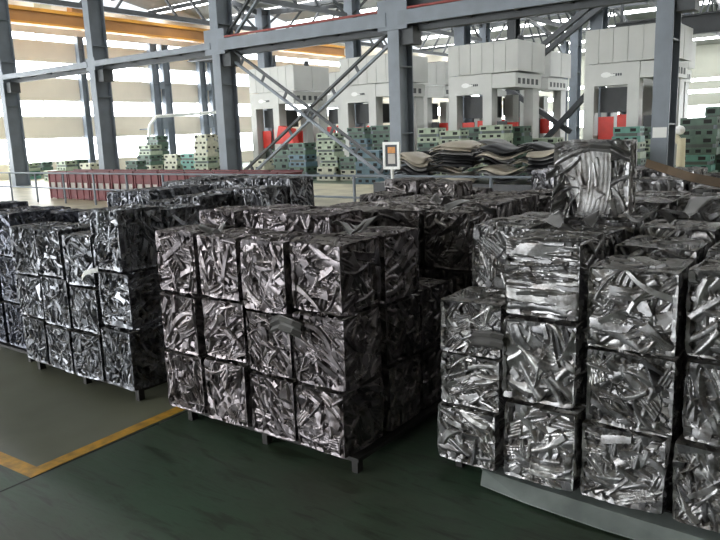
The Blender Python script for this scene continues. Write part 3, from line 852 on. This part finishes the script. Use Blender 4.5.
stack('second left stack', cols(-5.08, .342, 4), cols(3.75, .36, 3), PH, tp, ly, ['fine', 'mixed'], (.62, .64, .68), False)
tp, ly = full(2, 1.22)
pallet(-6.48, -5.08, 5.0, 5.74, PH, 'steel pallet two places behind the left stack')
stack('third left stack', cols(-6.46, .342, 4), cols(5.0, .36, 2), PH, tp, ly, ['fine', 'mixed'], (.62, .64, .68), False)
tp, ly = full(2, 1.13)
pallet(-6.56, -5.16, 2.62, 3.38, PH, 'steel pallet at the left picture edge')
stack('edge stack', cols(-6.54, .342, 4), cols(2.62, .36, 2), PH, tp, ly, ['fine', 'mixed'], (.42, .45, .54), False)  # darker tint than its neighbours: the stack's shade is put into the colour
tp, ly = full(2, 1.16); tp = [[.8, .8, 1.2, 1.22]] * 2; ly = [[2, 2, 3, 3]] * 2
pallet(-6.6, -5.2, 3.9, 4.66, PH, 'steel pallet behind the one at the left picture edge')
stack('second edge stack', cols(-6.58, .342, 4), cols(3.9, .36, 2), PH, tp, ly, ['fine', 'mixed'], (.62, .65, .72), False)
tp, ly = full(2, 1.25)
pallet(-1.62, -.16, 4.02, 4.78, PH, 'steel pallet under the stack behind the right one')
stack('second right stack', cols(-1.6, .355, 4), cols(4.02, .36, 2), PH, tp, ly, ['mixed', 'large'], (.85, .85, .85), False)
tp, ly = full(2, 1.3)
pallet(-1.75, -.29, 4.95, 5.71, PH, 'steel pallet two places behind the right stack')
stack('third right stack', cols(-1.73, .355, 4), cols(4.95, .36, 2), PH, tp, ly, ['mixed', 'large'], (.85, .85, .85), False)
tp, ly = full(2, 1.28)
pallet(-2.6, -1.2, 6.1, 6.86, PH, 'steel pallet farthest back on the right')
stack('farthest right stack', cols(-2.58, .342, 4), cols(6.1, .36, 2), PH, tp, ly, ['mixed', 'large'], (1, 1, 1.05), False)

# loose strips squeezed out of some bales (parts of those bales)
def ribbon(pts, wdir, wd, th=.004, ribs=0, amp=.008):
    """thin bent sheet along pts, width along wdir, optional pressed ribs across the width"""
    m = MB(); wv = Vector(wdir).normalized(); n = len(pts); c = 2 if not ribs else 4 * ribs + 1
    for side_ in (-1, 1):
        for k, p in enumerate(pts):
            p = Vector(p); d = Vector(pts[min(k + 1, n - 1)]) - Vector(pts[max(k - 1, 0)]); nn = d.cross(wv).normalized()
            for j in range(c):
                f = j / (c - 1); off = amp * math.sin(f * ribs * 2 * math.pi) if ribs else 0
                m.v.append(tuple(p + wv * wd * (f - .5) + nn * (off + side_ * th / 2)))
    N_ = n * c
    for k in range(n - 1):
        for j in range(c - 1):
            a = k * c + j; m.f.append((a, a + 1, a + c + 1, a + c)); m.f.append((N_ + a, N_ + a + c, N_ + a + c + 1, N_ + a + 1))
        for j, fl in ((0, 0), (c - 1, 1)):
            a = k * c + j; q_ = (a, a + c, N_ + a + c, N_ + a); m.f.append(q_[::-1] if fl else q_)
    for k, fl in ((0, 1), (n - 1, 0)):
        for j in range(c - 1):
            a = k * c + j; q_ = (a, a + 1, N_ + a + 1, N_ + a); m.f.append(q_ if not fl else q_[::-1])
    return m
def strip_on(key, pts, wdir, wd, mat, lab, ribs=0):
    o, mw = REG[key]; c = world_child('loose_strip', ribbon(pts, wdir, wd, ribs=ribs), mat, o, mw); c['label'] = lab
q = lambda px, py, Y: pY(px, py, Y)
strip_on(('left stack', 0, 3, 1), [q(82, 278, 2.47), q(85, 273, 2.455), q(91, 271, 2.455), q(98, 270, 2.47)], (0, 0, 1), .03, 'paper', 'white paper strip')
strip_on(('right stack', 0, 0, 2), [q(470, 341, 2.77), q(472, 338, 2.745), q(490, 339, 2.735), q(503, 342, 2.735)], (0, .1, 1), .075, 'sheetg', 'grey ribbed sheet tongue', 2)
strip_on(('middle stack', 0, 2, 1), [q(271, 325, 2.47), q(279, 322, 2.445), q(292, 327, 2.44), q(301, 331, 2.455)], (0, .1, 1), .08, 'sheetg', 'grey ribbed sheet tongue', 2)

# bent plate lying under the front of the right stack
A_ = [Vector((-1.40, 2.79, .066)), Vector((-1.15, 2.77, .064)), Vector((-.8, 2.75, .062)), Vector((-.42, 2.74, .06)), Vector((-.1, 2.74, .062))]
B_ = [Vector((p.x - .02 if k else p.x - .06, 2.85, .070)) for k, p in enumerate(A_)]
m = MB(); n = len(A_)
fr_ = [p + Vector((.02 if k == 0 else 0, -.06 - .02 * math.sin(k * .9), -.045)) for k, p in enumerate(A_)]
rows = [B_, A_, fr_]
for th in (0, -.005):
    for r_ in rows:
        for p in r_: m.v.append((p.x, p.y, p.z + th))
for j in range(2):
    for i in range(n - 1):
        a = j * n + i; m.f.append((a, a + n, a + n + 1, a + 1)); b = a + 3 * n; m.f.append((b, b + 1, b + n + 1, b + n))
for i in range(n - 1):
    for a, b in ((i + 1, i), (2 * n + i, 2 * n + i + 1)): m.f.append((a, a + 3 * n, b + 3 * n, b))
for j in range(2):
    for a, b in ((j * n, j * n + n), (j * n + 2 * n - 1, j * n + n - 1)): m.f.append((a, a + 3 * n, b + 3 * n, b))
tag(m.build('base_plate_sheet', 'plate'), 'pale grey-green bent sheet sticking out under the right stack', 'sheet')

# rusty strip across the far right bales
m = ribbon([pY(646, 163, 4.75), pY(668, 170, 4.65), pY(690, 177, 4.5), pY(735, 186, 4.3)], (0, .6, .8), .06, .006)
tag(m.build('rusty_strip', 'rust'), 'rusty brown steel strip lying across the bales behind the right stack', 'strip')

# ragged strips squeezed out of the lone top bale
for pts in ([q(566, 168, 3.44), q(556, 171, 3.40), q(546, 177, 3.38)], [q(568, 182, 3.44), q(558, 187, 3.40), q(552, 196, 3.37)], [q(566, 196, 3.44), q(560, 203, 3.39), q(551, 208, 3.36)],
            [q(575, 152, 3.46), q(590, 146, 3.40), q(610, 148, 3.40), q(630, 158, 3.44)]):
    strip_on('lone', pts, (0, .3, 1), .045, 'sheetg', 'grey ribbed strip', 1)

# loose offcuts lying on top of the stacks
rl = random.Random(9)
for i, (px, py, Y, z, wh) in enumerate([(350, 226, 2.95, 1.165, 'right end of the middle stack'), (366, 222, 3.05, 1.165, 'aisle edge of the middle stack'), (590, 218, 3.2, 1.2, 'right stack below the lone bale'),
        (560, 222, 3.25, 1.2, 'right stack left of the lone bale'), (650, 214, 3.6, 1.2, 'right stack behind its third column'), (690, 205, 4.3, 1.27, 'second right stack at its right end'),
        (470, 205, 3.9, 1.2, 'second middle stack by the aisle'), (440, 200, 4.2, 1.2, 'second middle stack near its middle'), (215, 228, 2.7, 1.165, 'middle stack second column')]):
    d = ROT @ _ray(px, py); t_ = (z + .03 - EYE) / d[2]; P = Vector((d[0] * t_, d[1] * t_, z + .02))
    o = link('loose_offcut', bent_sheet(rl.uniform(.16, .3), rl.uniform(.06, .12), rl.uniform(0, .03), rl.uniform(-.1, .1), 70 + i, .004), 'sheetg')
    for v in o.data.vertices: v.co.z *= .5
    o.location = P; o.rotation_euler = (rl.uniform(-.1, .1), rl.uniform(-.08, .08), rl.uniform(0, 3.1))
    tag(o, 'small bent grey offcut lying on the ' + wh, 'offcut')
